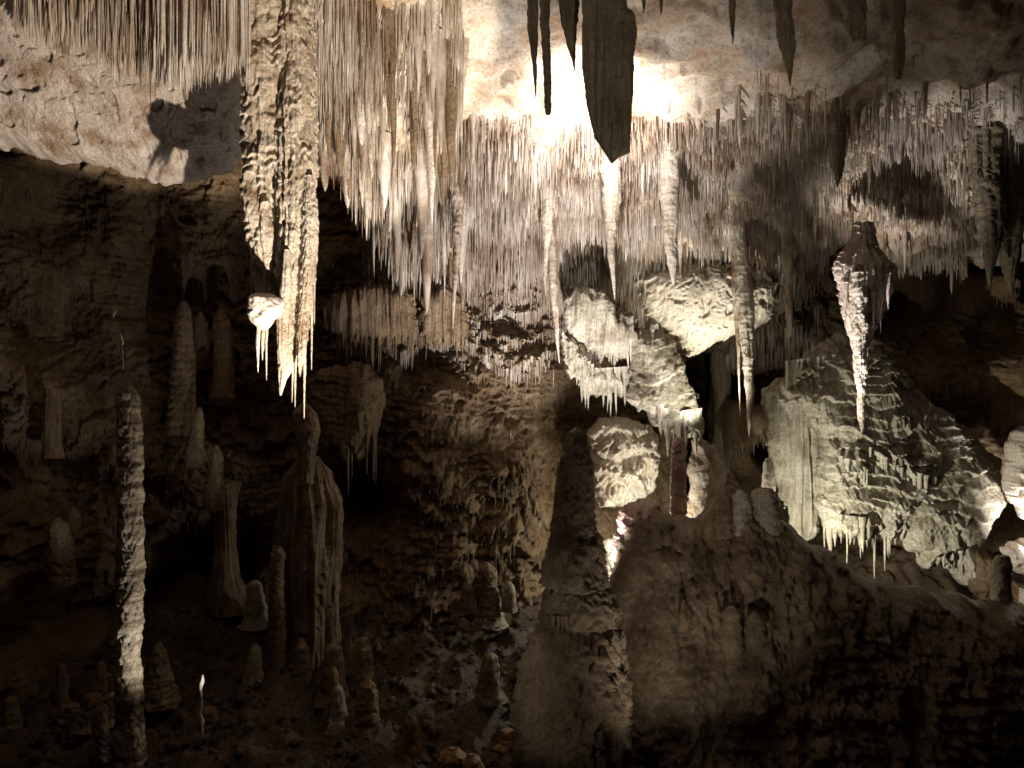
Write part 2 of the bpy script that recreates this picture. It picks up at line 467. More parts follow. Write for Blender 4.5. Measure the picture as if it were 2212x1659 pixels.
# ---------- stalactites, stalagmites, columns as tapering tubes
def tube(name, prof, Y, mat, parent=None, base=(0, 0, 0), seg=40, dz=0.02, sq=1.0, lump=0.12, ring=0.0, ringf=6.0,
         scal=0.0, scalf=5.0, flute=0.0, pop=0.0, seed=0.0, flip=False, tilt=0.0):
    """prof: (px, py, half width px); Y may be a number; sq squashes along the view"""
    pr = sorted(prof, key=lambda t: t[1])
    c = np.array([at(a, b, Y) for a, b, _ in pr]); hw = np.array([h * K * Y for *_, h in pr])
    zt, zb = c[0, 2], c[-1, 2]
    n = max(6, int((zt - zb) / dz))
    zz = np.linspace(zt, zb, n)
    xc = np.interp(-zz, -c[:, 2], c[:, 0]); rr = np.interp(-zz, -c[:, 2], hw)
    rmax = hw.max()
    th = np.linspace(0, 2 * PI, seg, endpoint=False)
    Zg, T = np.meshgrid(zz, th, indexing='ij')
    R = np.repeat(rr[:, None], seg, 1)
    cx = np.cos(T); sy = np.sin(T)
    ax = xc[:, None] + seed; ar = T * rmax
    wx = R * cx + seed * 5; wy = R * sy
    s = 1 / max(rmax, 0.03)
    disp = lump * rmax * (perlin(wx * s * 1.1, wy * s * 1.1, Zg * s * 0.55 + seed) + 0.5 * perlin(wx * s * 3, wy * s * 3, Zg * s * 2 + seed)
                          + 0.25 * perlin(wx * s * 7, wy * s * 7, Zg * s * 5 + seed))
    if ring:
        ph = Zg * ringf + 0.5 * perlin(Zg * 2.0, seed, 0.3) + 0.35 * perlin(wx * 6, wy * 6, Zg * 2 + seed) + 0.3 * perlin(wx * 20, wy * 20, Zg * 3)
        t = ph - np.floor(ph)
        disp = disp + ring * rmax * (np.sqrt(np.clip(1 - (2 * t - 1) ** 2, 0, 1)) - 0.6)
    if scal:
        u = (np.sin(T) * 1.0 + T) * rmax * 0.6
        ph = Zg * scalf + 1.5 * perlin(wx * 1.6 * s, wy * 1.6 * s, Zg * 2.2 + seed) + 0.7 * perlin(wx * 4 * s, wy * 4 * s, Zg * 5 + seed) + 0.5 * np.abs(perlin(cx * 5 + seed, sy * 5, Zg * 1.6))
        t = ph - np.floor(ph)
        disp = disp + scal * rmax * ((1 - t) ** 1.3 * smooth(0, 0.12, t) - 0.3) * (0.3 + 1.3 * smooth(-0.4, 0.4, perlin(wx * 2 * s, wy * 2 * s, Zg * 3 + 9)))
    if pop:
        a_ = wx + 0; b_ = wy + 0
        disp = disp + pop * (np.abs(perlin(a_ * 9, b_ * 9, Zg * 8)) + 0.6 * np.abs(perlin(a_ * 21, b_ * 21, Zg * 17)) - 0.2)
        disp = disp + pop * 0.8 * smooth(0.1, 0.5, perlin(a_ * 12, b_ * 12, Zg * 3.0)) * drip(T * rmax * 1.5 + seed, 10, seed, Zg)
    if flute:
        fl = np.abs(perlin(cx * 3.2 + seed, sy * 3.2, Zg * 0.5)) + 0.5 * np.abs(perlin(cx * 7 + seed, sy * 7, Zg * 0.8))
        disp = disp - flute * rmax * fl
    R2 = R + disp * np.clip(R / rmax * 1.6, 0, 1)
    R2 = np.maximum(R2, R * 0.25 + 0.001)
    wob = 0.25 * rmax * perlin(Zg * 1.3, seed + 2.2, 0.7) * 0.6
    y0 = Y + tilt * (Zg - zt)
    V = np.stack([xc[:, None] + wob + R2 * cx, y0 + R2 * sy * sq, Zg], -1).reshape(-1, 3)
    q = grid_quads(n, seg, True)
    nv = len(V)
    V = np.concatenate([V, [[xc[0], Y, zt + 0.002]], [[xc[-1], Y + tilt * (zb - zt), zb - 0.002]]])
    j = np.arange(seg)
    t1 = np.stack([j, (j + 1) % seg, np.full(seg, nv)], -1)
    off = (n - 1) * seg
    t2 = np.stack([off + (j + 1) % seg, off + j, np.full(seg, nv + 1)], -1)
    return mesh(name, V, q, mat, parent, base, tris=np.concatenate([t1, t2]))


def ceil_depth(px, py):
    Yd = np.arange(6.5, 14.8, 0.05)
    z = ceil_z((px - 1106) * K * Yd, Yd)
    e = np.abs((829.5 - z / (K * Yd)) - py)
    return float(Yd[int(np.argmin(e))])


def lone(name, label, cat, prof, Y, mat, group=None, **kw):
    """a thing that is one mesh; its origin sits at its root"""
    pr = sorted(prof, key=lambda t: t[1])
    if cat == 'stalactite':
        x_, _, z_ = at(pr[0][0], pr[0][1], Y)
        zc = float(ceil_z(np.array([x_]), np.array([float(Y)]))[0]) + 0.12
        if zc > z_:
            pyc = 829.5 - zc / (K * Y)
            if pr[0][1] - pyc > 4:
                pr = [(pr[0][0], pyc, pr[0][2] * 1.25)] + pr
        prof = pr
    root = pr[0] if cat == 'stalactite' else pr[-1]
    o = tube(name, prof, Y, mat, None, at(root[0], root[1], Y), **kw)
    return tag(o, label, cat, group)


# =================================================================== THE GREAT HANGING COLUMN (left of centre)
Yc = 8.6
b0 = at(600, -60, Yc)
gc = thing('giant_stalactite', 'massive cream rippled stalactite hanging from top of the view, lit from below', 'stalactite', b0)
tube('shaft', [(586, -80, 66), (584, 60, 62), (582, 160, 60), (578, 250, 54), (575, 400, 46), (576, 520, 40), (582, 600, 32), (590, 660, 22), (596, 700, 10)],
     Yc, M_COL, gc, b0, seg=170, dz=0.010, lump=0.20, scal=0.11, scalf=6.5, flute=0.10, seed=1)
tube('shaft', [(640, -80, 40), (638, 100, 40), (640, 200, 41), (640, 300, 44), (642, 400, 44), (644, 500, 44), (642, 600, 42), (636, 680, 36), (628, 740, 26),
               (620, 790, 18), (612, 820, 9), (606, 855, 1.5)],
     Yc - 0.10, M_COL, gc, b0, seg=170, dz=0.010, lump=0.19, scal=0.13, scalf=5.5, flute=0.22, seed=2)
tube('pendant', [(668, 380, 10), (670, 480, 19), (668, 560, 17), (662, 640, 15), (652, 720, 13), (650, 760, 11), (647, 790, 5), (648, 815, 1)],
     Yc - 0.25, M_COL, gc, b0, seg=60, dz=0.012, lump=0.12, scal=0.22, scalf=8, flute=0.3, seed=3)
tube('pendant', [(620, 540, 8), (618, 620, 14), (612, 700, 14), (610, 760, 12), (612, 800, 6), (607, 845, 1)],
     Yc - 0.33, M_COL, gc, b0, seg=50, dz=0.012, lump=0.12, flute=0.4, scal=0.12, scalf=9, seed=4)
for k, (a, b, c2, hwid) in enumerate([(676, 500, 800, 4.5), (682, 430, 700, 4), (660, 700, 905, 4), (640, 740, 880, 3), (546, 480, 640, 3), (634, 770, 870, 2.4)]):
    tube('drip', [(a, b, hwid), (a - 2, (b + c2) / 2, hwid * 0.8), (a - 3, c2, 0.8)], Yc - 0.1, M_COL, gc, b0, seg=12, lump=0.2, seed=10 + k)
# bright knob with straws at its foot
b1 = at(575, 640, Yc - 0.35)
kn = thing('small_stalactite', 'bright white flowstone knob with thin straws beside foot of the massive stalactite', 'stalactite', b1)
tube('knob', [(572, 634, 20), (574, 645, 36), (576, 668, 39), (574, 690, 27), (572, 706, 13), (572, 715, 5)], Yc - 0.42, M_WHITE, kn, b1, seg=60, dz=0.008, lump=0.3, seed=21)
for k, (a, c2, hwid) in enumerate([(557, 806, 5.5), (566, 780, 3), (575, 822, 3.2), (569, 760, 2.5)]):
    tube('straw', [(a + 3, 695, hwid), (a, 740, hwid * 0.8), (a + 1, c2, 0.7)], Yc - 0.42, M_WHITE, kn, b1, seg=12, lump=0.1, seed=30 + k)

# =================================================================== DARK BLADE AND ITS DARK NEIGHBOURS
b2 = at(1310, -60, 6.6)
bl = relief('blade_stalactite', [(1250, -90), (1257, 40), (1256, 140), (1266, 230), (1285, 300), (1322, 356), (1336, 342), (1362, 330), (1366, 240), (1371, 120),
                                 (1378, 70), (1371, 35), (1356, 20), (1350, -90)],
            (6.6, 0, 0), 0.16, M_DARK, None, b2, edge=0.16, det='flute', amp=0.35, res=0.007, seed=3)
tag(bl, 'large dark blade shaped stalactite silhouetted against the glowing ceiling', 'stalactite')
dark = [
    ('slim dark stalactite with pointed tip, leftmost of those beside the dark blade', [(1150, -60, 12), (1150, 60, 13), (1153, 110, 8), (1158, 210, 1)], 7.0),
    ('long dark square tipped stalactite second left of the dark blade', [(1176, -60, 13), (1178, 60, 11), (1182, 150, 9), (1184, 235, 8), (1184, 247, 6)], 7.1),
    ('broad dark tapering stalactite touching left side of the dark blade', [(1225, -60, 30), (1228, 20, 20), (1236, 90, 12), (1241, 130, 4), (1242, 155, 0.8)], 7.0),
    ('tall dim stalactite ending in a point on the upper right pale ceiling', [(1686, -60, 24), (1692, 40, 20), (1700, 100, 16), (1704, 150, 8), (1705, 185, 1)], 7.6),
    ('short dark blunt stalactite hanging at top right', [(1840, -60, 36), (1848, 40, 26), (1852, 82, 21), (1852, 88, 14)], 7.6),
    ('tall dark column like stalactite at far upper right', [(1935, -60, 18), (1938, 60, 15), (1942, 140, 13), (1942, 170, 6)], 8.2),
    ('dark spindle stalactite in shadow above the right hand straw fringe', [(1806, 215, 7), (1806, 270, 20), (1808, 340, 17), (1810, 380, 9), (1808, 405, 1)], 8.8),
    ('thin dark needle stalactite in front of the pale ceiling right of the blade', [(1582, -60, 8), (1582, 30, 7), (1583, 70, 4), (1584, 95, 0.7)], 7.8),
    ('tiny dark stalactite just right of top of the dark blade', [(1390, -60, 5), (1391, 10, 4), (1391, 28, 0.7)], 7.2),
    ('tiny dark stalactite at top edge, second to the right of the blade', [(1427, -60, 5), (1428, 12, 4), (1428, 32, 0.7)], 7.2),
    ('dark hanging pillar stalactite in shadow near the right edge', [(2125, 300, 34), (2130, 400, 32), (2136, 480, 26), (2138, 560, 14), (2140, 620, 2)], 10.6),
    ('dim pointed stalactite with twin tips at the right edge', [(2185, 380, 36), (2185, 480, 34), (2184, 550, 22), (2182, 600, 12), (2182, 640, 1)], 10.0),
    ('dark short stalactite hanging from the shelf at the right', [(2110, 300, 18), (2112, 380, 13), (2113, 425, 1)], 9.4),
]
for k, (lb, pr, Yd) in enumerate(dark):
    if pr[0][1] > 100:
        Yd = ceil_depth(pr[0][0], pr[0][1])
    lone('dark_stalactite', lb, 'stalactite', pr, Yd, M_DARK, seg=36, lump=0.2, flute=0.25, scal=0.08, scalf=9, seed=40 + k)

# =================================================================== NAMED PALE STALACTITES
pale = [
    ('icicle', 'long white stalactite tapering to a needle before the dark passage', [(1598, 470, 8), (1603, 560, 14), (1608, 640, 20), (1614, 720, 17), (1617, 800, 12), (1619, 880, 7), (1619, 942, 0.8)], 12.0, M_WHITE),
    ('', 'brightest white stalactite below right side of the dark blade', [(1444, 300, 26), (1446, 380, 25), (1446, 440, 21), (1448, 500, 15), (1452, 560, 12), (1455, 615, 3)], 11.8, M_WHITE),
    ('', 'white ringed stalactite tapering to a fine point, directly below the dark blade', [(1316, 330, 24), (1318, 430, 20), (1320, 490, 14), (1324, 560, 8), (1327, 648, 0.8)], 12.0, M_WHITE),
    ('', 'slim pale stalactite with a swollen middle, left of the one below the blade', [(1180, 380, 12), (1182, 470, 13), (1181, 520, 8), (1178, 600, 3.5), (1180, 640, 0.8)], 12.4, M_WHITE),
    ('', 'long thin straw stalactite reaching the dim ledge in the middle', [(900, 430, 9), (900, 560, 7), (900, 700, 5.5), (900, 770, 4), (898, 800, 0.8)], 12.2, M_STRAW),
    ('', 'pale grey twin ridged stalactite hanging over the middle wall', [(988, 330, 16), (988, 440, 14), (984, 560, 8), (980, 660, 4), (978, 712, 0.8)], 12.6, M_STRAW),
    ('', 'bright short stalactite with needle tip at left of the straw mass', [(880, 330, 9), (880, 400, 7), (880, 470, 1)], 11.4, M_WHITE),
    ('', 'thin needle stalactite reaching down onto the centre flowstone', [(1190, 450, 9), (1192, 560, 10), (1196, 640, 9), (1204, 740, 4), (1208, 785, 0.8)], 12.6, M_STRAW),
    ('', 'narrow grey stalactite at left edge of the diagonal straw mass', [(792, 360, 8), (792, 430, 6), (792, 520, 0.8)], 12.4, M_STRAW),
    ('', 'slim stalactite just left of the long white needle', [(1588, 500, 8), (1590, 620, 9), (1594, 700, 7), (1596, 760, 4), (1598, 900, 0.6)], 12.3, M_STRAW),
    ('', 'drooping stalactite at left end of the right hand straw fringe', [(1698, 450, 9), (1700, 560, 11), (1702, 640, 9), (1704, 720, 6), (1706, 790, 0.8)], 12.2, M_STRAW),
    ('', 'thin hanging stalactite with needle tip under the dark right ledge', [(2082, 470, 12), (2083, 540, 8), (2081, 600, 2), (2080, 620, 0.7)], 11.8, M_STRAW),
    ('', 'spindly stalactite behind the shield stalactite, in its shadow', [(1882, 700, 6), (1882, 800, 5), (1883, 900, 0.8)], 12.2, M_BROWN),
]
for k, (_, lb, pr, Yd, mt) in enumerate(pale):
    Yd = ceil_depth(pr[0][0], pr[0][1]) - 0.06
    pr = [(pr[0][0], pr[0][1] - 14, pr[0][2])] + pr
    lone('stalactite', lb, 'stalactite', pr, Yd, mt, seg=32, dz=0.014, lump=0.22, ring=0.025, ringf=14, flute=0.2, seed=60 + k)

# shield stalactite at the right: skirt, spike, side drips
b3 = at(1862, 500, 11.35)
sh = thing('shield_stalactite', 'pinkish shield stalactite with ragged skirt and long bright spike at right', 'stalactite', b3)
tube('skirt', [(1862, 480, 26), (1863, 530, 34), (1865, 556, 54), (1866, 575, 66), (1867, 600, 65), (1865, 640, 54), (1862, 680, 40), (1858, 720, 27), (1857, 755, 19), (1858, 780, 12)], 11.35, M_TAN, sh, b3,
     seg=150, dz=0.008, sq=0.6, lump=0.22, flute=0.26, scal=0.10, scalf=6, seed=6)
tube('spike', [(1856, 590, 20), (1856, 650, 18), (1856, 720, 16), (1858, 790, 13), (1860, 860, 9), (1860, 905, 7), (1861, 935, 1.5)], 11.12, M_WHITE, sh, b3, seg=48, dz=0.008, lump=0.30, flute=0.2, ring=0.03, ringf=16, seed=8)
for k, (a, t0, t1) in enumerate([(1902, 640, 720), (1898, 620, 690), (1918, 620, 672), (1826, 640, 700), (1888, 660, 712)]):
    tube('drip', [(a, t0 - 30, 7), (a, t0, 5), (a, t1, 0.7)], 11.2, M_TAN, sh, b3, seg=10, lump=0.15, seed=80 + k)

# =================================================================== UPPER LEFT BULGE
b4 = at(150, 200, 10.6)
o = relief('limestone_bulge', [(-300, -60), (0, -80), (300, -80), (560, -60), (560, 180), (548, 320), (490, 380), (420, 398), (330, 395), (250, 372), (170, 358), (110, 345), (50, 335), (20, 322), (-20, 300), (-300, 310)],
           (12.75, 0.0, -0.78), 0.32, M_PALE, None, b4, edge=0.6, det='pitted', amp=0.8, res=0.014, seed=2)
tag(o, 'pale pinkish limestone bulge lit in the upper left, rounded below', 'rock')

# =================================================================== FLOWSTONES


def fringe_parts(parent, base, line, Y, n, l0, l1, mat, hw=3.2, seed=0, name='icicle'):
    rnd = random.Random(seed)
    xs_ = [p[0] for p in line]; ys_ = [p[1] for p in line]
    for k in range(n):
        t = xs_[0] + (xs_[-1] - xs_[0]) * min(1, max(0, (k + rnd.uniform(-1.2, 1.2) + 0.5) / n))
        py = float(np.interp(t, xs_, ys_))
        ln = (l0 * 0.5 + (l1 - l0 * 0.5) * rnd.random() ** 1.8) * (0.6 + 0.8 * abs(math.sin(t * 0.045 + seed))) * (1.7 if rnd.random() < 0.14 else 1)
        h = hw * rnd.uniform(0.5, 1.5)
        fr_ = FRONT.get(parent.name)
        Yk = Y
        if fr_:
            x_, _, z_ = at(t, py, Y)
            j_ = int((x_ - fr_[0]) / fr_[2]); i_ = int((z_ - fr_[1]) / fr_[2])
            if 0 <= j_ < fr_[3].shape[1]:
                for up in range(0, 40):
                    ii = i_ + up
                    if 0 <= ii < fr_[3].shape[0] and fr_[4][ii, j_]:
                        Yk = float(fr_[3][ii, j_]) + 0.02
                        if up > 3:
                            py = py - up * fr_[2] / (K * Yk) * 0.9
                        break
        tube(name, [(t, py - 34, h * 1.6), (t, py - 6, h * 1.1), (t + rnd.uniform(-1, 1), py + ln * 0.5, h * 0.75), (t + rnd.uniform(-1.5, 1.5), py + ln, 0.5)], Yk + rnd.uniform(-0.01, 0.05),
             mat, parent, base, seg=8, dz=0.05, lump=0.15, seed=seed + k)


def flow(name, label, poly, plane, thick, mat, edge=0.3, det='flow', fr=None, cat='flowstone', **kw):
    cx_ = sum(p[0] for p in poly) / len(poly); cy = max(p[1] for p in poly)
    b = at(cx_, cy, plane[0])
    if fr:
        t = thing(name, label, cat, b)
        bd = relief('body', poly, plane, thick, mat, t, b, edge=edge, det=det, **kw)
        for i, f_ in enumerate(fr):
            fringe_parts(bd, b, *f_[0:1], *f_[1:], seed=int(poly[0][0]) + 17 * i)
        return t
    o = relief(name, poly, plane, thick, mat, None, b, edge=edge, det=det, **kw)
    return tag(o, label, cat)


# big cascade on the right
flow('flowstone_cascade', 'broad terraced greenish cream flowstone cascade with fringed lower edge at right',
     [(1672, 830), (1700, 790), (1740, 750), (1800, 718), (1900, 735), (1950, 800), (2010, 860), (2090, 925), (2150, 990), (2160, 1080), (2130, 1130), (2100, 1180),
      (2092, 1235), (2060, 1250), (2035, 1195), (1990, 1222), (1965, 1190), (1935, 1160), (1880, 1150), (1820, 1150), (1775, 1140), (1760, 1040), (1770, 960), (1740, 900), (1690, 880)],
     (11.9, 0.10, 0.30), 0.42, M_FLOW, edge=0.6, la=0.20, lf=1.9, amp=1.1, fringe=0.16, ff=8, res=0.011, seed=4,
     fr=[([(1775, 1140), (1860, 1150), (1945, 1160)], 11.6, 48, 14, 62, M_FLOW, 4.0), ([(2035, 1200), (2090, 1225)], 11.2, 9, 12, 34, M_FLOW, 3.2),
         ([(1960, 1205), (2000, 1215)], 11.2, 6, 8, 24, M_FLOW, 3.0), ([(1880, 1000), (1950, 1045), (2020, 1065)], 11.5, 26, 8, 26, M_FLOW, 2.6), ([(1790, 1010), (1850, 1030), (1890, 1060)], 11.5, 14, 5, 14, M_FLOW, 2.3),
         ([(1690, 815), (1800, 800)], 11.9, 16, 10, 30, M_FLOW, 2.6)])
# fluted drapery left of it
flow('fluted_drapery', 'tall dim fluted drapery between the dark passage and the terraced cascade',
     [(1640, 840), (1690, 800), (1760, 880), (1770, 960), (1772, 1060), (1765, 1150), (1745, 1170), (1715, 1168), (1690, 1080), (1660, 1000)],
     (12.4, 0, 0.0), 0.28, M_FLOW, edge=0.3, det='flute', amp=0.9, res=0.014, fringe=0.15, ff=8, seed=12, cat='drapery')
# centre group
flow('flowstone_lobe', 'upper pale fluted flowstone lobe in the centre with a pointed drip at its right',
     [(1215, 640), (1245, 610), (1300, 630), (1345, 660), (1382, 690), (1378, 745), (1360, 760), (1330, 775), (1290, 765), (1255, 735), (1225, 700)],
     (12.9, 0, -0.25), 0.35, M_FLOW, edge=0.3, det='flute', amp=0.7, res=0.011, fringe=0.22, ff=6, seed=15,
     fr=[([(1262, 745), (1350, 770)], 12.65, 22, 14, 44, M_FLOW, 3.4), ([(1352, 735), (1372, 745)], 12.5, 3, 40, 70, M_WHITE, 6)])
flow('flowstone_lobe', 'middle flowstone lobe in the centre, its straws falling to the rounded boulder',
     [(1208, 705), (1240, 715), (1280, 775), (1330, 785), (1366, 790), (1362, 830), (1330, 850), (1290, 850), (1250, 830), (1220, 780)],
     (12.8, 0, -0.2), 0.35, M_FLOW, edge=0.26, det='flute', amp=0.7, res=0.011, fringe=0.24, ff=6, seed=18,
     fr=[([(1245, 790), (1290, 830), (1360, 825)], 12.6, 26, 20, 62, M_FLOW, 3.3)])
flow('flowstone_lobe', 'lower sloping flowstone lobe in the centre ending in long white drips',
     [(1350, 700), (1410, 680), (1455, 730), (1480, 800), (1500, 850), (1520, 885), (1512, 930), (1480, 945), (1450, 930), (1420, 925), (1390, 880), (1355, 850), (1362, 800)],
     (12.5, 0, 0.25), 0.45, M_FLOW, edge=0.35, det='flow', la=0.08, lf=2.0, res=0.011, fringe=0.26, ff=6, seed=22,
     fr=[([(1400, 880), (1450, 925), (1512, 915)], 12.2, 24, 22, 75, M_WHITE, 4.4)])
o = flow('boulder', 'rounded cream boulder brightly lit from below beside tip of the great stalagmite',
         [(1268, 930), (1290, 900), (1340, 893), (1390, 905), (1420, 940), (1424, 1010), (1410, 1060), (1370, 1085), (1320, 1095), (1282, 1092), (1276, 1020)],
         (13.2, 0, -0.2), 0.55, M_WHITE, edge=0.4, det='rough', amp=1.7, res=0.012, fringe=0.05, ff=12, seed=26, cat='boulder')
flow('hanging_flowstone', 'small brightly lit cream flowstone tapering down between great stalagmite and pinkish mound',
     [(1292, 1165), (1320, 1155), (1346, 1165), (1344, 1210), (1330, 1240), (1314, 1262), (1300, 1215)],
     (12.7, 0, 0), 0.15, M_WHITE, edge=0.14, det='flow', la=0.04, lf=4, res=0.008, seed=28)
flow('limestone_slab', 'smooth pale grey slab of limestone behind the pink column',
     [(1490, 950), (1515, 930), (1545, 960), (1574, 1030), (1560, 1060), (1540, 1130), (1480, 1130), (1484, 1040)],
     (12.6, 0, 0.2), 0.25, M_PALE, edge=0.3, det='lite', amp=0.2, res=0.014, seed=31, cat='rock')
flow('limestone_shelf', 'cream limestone ceiling shelf lit from below above the dark passage',
     [(1370, 600), (1480, 560), (1600, 560), (1680, 610), (1660, 690), (1620, 715), (1590, 722), (1540, 742), (1500, 768), (1470, 745), (1430, 705), (1395, 680)],
     (14.6, 0, -0.4), 0.6, M_WHITE, edge=0.6, det='pitted', amp=1.0, res=0.014, fringe=0.08, ff=10, seed=35, cat='rock')
# middle wall draperies
flow('drapery', 'arched brown drapery with long comb of straws in the middle wall',
     [(700, 660), (735, 625), (800, 605), (880, 620), (905, 660), (905, 735), (860, 740), (760, 735), (705, 730)],
     (13.1, 0, -0.1), 0.3, M_BROWN, edge=0.3, det='flute', amp=0.6, res=0.014, fringe=0.1, ff=9, seed=41, cat='drapery',
     fr=[([(705, 715), (800, 725), (905, 725)], 12.95, 38, 22, 68, M_BROWN, 3.6)])
flow('drapery', 'dim straw curtain right of the long thin straw in the middle wall',
     [(905, 640), (960, 610), (1010, 640), (1012, 720), (1000, 750), (930, 745), (905, 720)],
     (13.3, 0, -0.1), 0.25, M_BROWN, edge=0.25, det='flute', amp=0.6, res=0.014, fringe=0.1, ff=9, seed=44, cat='drapery',
     fr=[([(908, 700), (1008, 710)], 13.1, 22, 25, 70, M_BROWN, 3.4)])
flow('flowstone_dome', 'rounded brown terraced flowstone dome below the arched drapery',
     [(672, 830), (690, 795), (740, 780), (800, 782), (826, 810), (835, 870), (820, 930), (790, 985), (740, 990), (700, 960), (672, 900)],
     (12.6, 0, 0.1), 0.45, M_BROWN, edge=0.45, la=0.09, lf=3.5, res=0.014, fringe=0.12, ff=9, seed=47,
     fr=[([(735, 930), (815, 915)], 12.2, 16, 50, 130, M_BROWN, 5)])

# =================================================================== MOUNDS
flow('rock_mound', 'large brown rocky mound with small stalagmites, sinking into darkness at lower right',
     [(1335, 1120), (1370, 1085), (1420, 1082), (1450, 1120), (1500, 1118), (1530, 1090), (1560, 1050), (1600, 1062), (1640, 1080), (1700, 1130), (1760, 1180), (1850, 1232), (1960, 1262), (2060, 1285),
      (2150, 1296), (2260, 1300), (2500, 1320), (2600, 1900), (1100, 1900), (1180, 1700), (1250, 1560), (1300, 1350), (1320, 1230)],
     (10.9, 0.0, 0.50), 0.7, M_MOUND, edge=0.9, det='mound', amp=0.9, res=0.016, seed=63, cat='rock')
flow('rock_mound', 'pinkish rounded rock crowning left end of the brown mound',
     [(1330, 1120), (1345, 1088), (1390, 1078), (1430, 1090), (1455, 1130), (1440, 1190), (1400, 1230), (1350, 1260), (1325, 1200)],
     (10.35, 0, 0.2), 0.35, M_PINK, edge=0.35, det='rough', amp=0.5, res=0.012, seed=66, cat='rock')
# right edge rocks
for k, (lb, poly) in enumerate([
    ('sparkling white fluted rock at the right edge, uppermost of three', [(2170, 960), (2185, 925), (2215, 915), (2330, 900), (2330, 1110), (2215, 1112), (2180, 1080), (2168, 1020)]),
    ('dazzling white fringed rock at the right edge, middle of three', [(2160, 1175), (2190, 1160), (2330, 1150), (2330, 1235), (2215, 1232), (2175, 1210)]),
    ('small white fringed rock at the right edge, lowest of three', [(2198, 1270), (2330, 1255), (2330, 1340), (2210, 1330)])]):
    flow('edge_flowstone', lb, poly, (11.3, 0, 0), 0.3, M_WHITE, edge=0.25, la=0.16, lf=4.5, res=0.011, fringe=0.12, ff=11, seed=72 + k)

# =================================================================== STALAGMITES
Yg = 7.9
b5 = at(1240, 1750, Yg)
gs = thing('great_stalagmite', 'great dark tiered stalagmite rising in the foreground right of centre', 'stalagmite', b5)
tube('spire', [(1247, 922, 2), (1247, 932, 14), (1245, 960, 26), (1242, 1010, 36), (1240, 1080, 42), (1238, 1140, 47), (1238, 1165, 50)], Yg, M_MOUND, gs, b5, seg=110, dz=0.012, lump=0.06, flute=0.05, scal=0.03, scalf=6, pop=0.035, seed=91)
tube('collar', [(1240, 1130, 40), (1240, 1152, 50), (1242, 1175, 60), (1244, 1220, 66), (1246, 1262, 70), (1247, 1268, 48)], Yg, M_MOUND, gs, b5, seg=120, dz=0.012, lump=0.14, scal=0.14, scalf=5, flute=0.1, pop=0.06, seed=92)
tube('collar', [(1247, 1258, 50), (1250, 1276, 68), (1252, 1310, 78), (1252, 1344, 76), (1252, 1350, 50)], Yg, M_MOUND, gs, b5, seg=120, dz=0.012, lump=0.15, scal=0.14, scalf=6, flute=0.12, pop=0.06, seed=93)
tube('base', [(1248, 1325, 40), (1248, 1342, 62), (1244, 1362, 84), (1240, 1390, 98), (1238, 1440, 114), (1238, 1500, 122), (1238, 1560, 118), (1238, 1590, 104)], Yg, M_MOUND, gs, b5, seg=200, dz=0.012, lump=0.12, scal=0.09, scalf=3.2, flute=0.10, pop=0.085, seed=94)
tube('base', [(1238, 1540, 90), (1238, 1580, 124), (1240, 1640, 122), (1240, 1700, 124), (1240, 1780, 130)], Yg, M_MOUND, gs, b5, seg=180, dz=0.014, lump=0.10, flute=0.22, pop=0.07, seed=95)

for (cy, hw_, n_) in ((1266, 66, 26), (1348, 72, 28), (1588, 118, 46)):
    for k in range(n_):
        a_ = 2 * PI * (k + 0.6 * math.sin(k * 7.1)) / n_
        dx_ = math.cos(a_) * hw_ * 0.96
        ln_ = 8 + 20 * abs(math.sin(k * 3.7 + cy))
        tube('drip', [(1244 + dx_, cy - 18, 5.5), (1244 + dx_, cy, 4.0), (1244 + dx_, cy + ln_, 0.8)], Yg + math.sin(a_) * hw_ * 0.93 * K * Yg, M_MOUND, gs, b5, seg=8, dz=0.03, lump=0.2, seed=k)

Ys = 8.8
b6 = at(280, 1600, Ys)
st = thing('striped_stalagmite', 'tall slender stalagmite with pale banded side lit from the right', 'stalagmite', b6)
tube('shaft', [(278, 850, 20), (281, 900, 24), (283, 980, 25), (281, 1040, 24), (282, 1100, 25), (282, 1180, 26), (281, 1240, 28), (278, 1300, 27), (275, 1380, 26), (277, 1450, 26), (279, 1520, 26), (281, 1590, 30), (281, 1660, 34)],
     Ys, M_STRIPE, st, b6, seg=90, dz=0.009, lump=0.16, ring=0.12, ringf=3.6, scal=0.09, scalf=6, seed=97)
tube('cap', [(276, 832, 3), (277, 840, 14), (278, 852, 20), (278, 868, 21)], Ys, M_BROWN, st, b6, seg=50, dz=0.01, lump=0.08, seed=98)

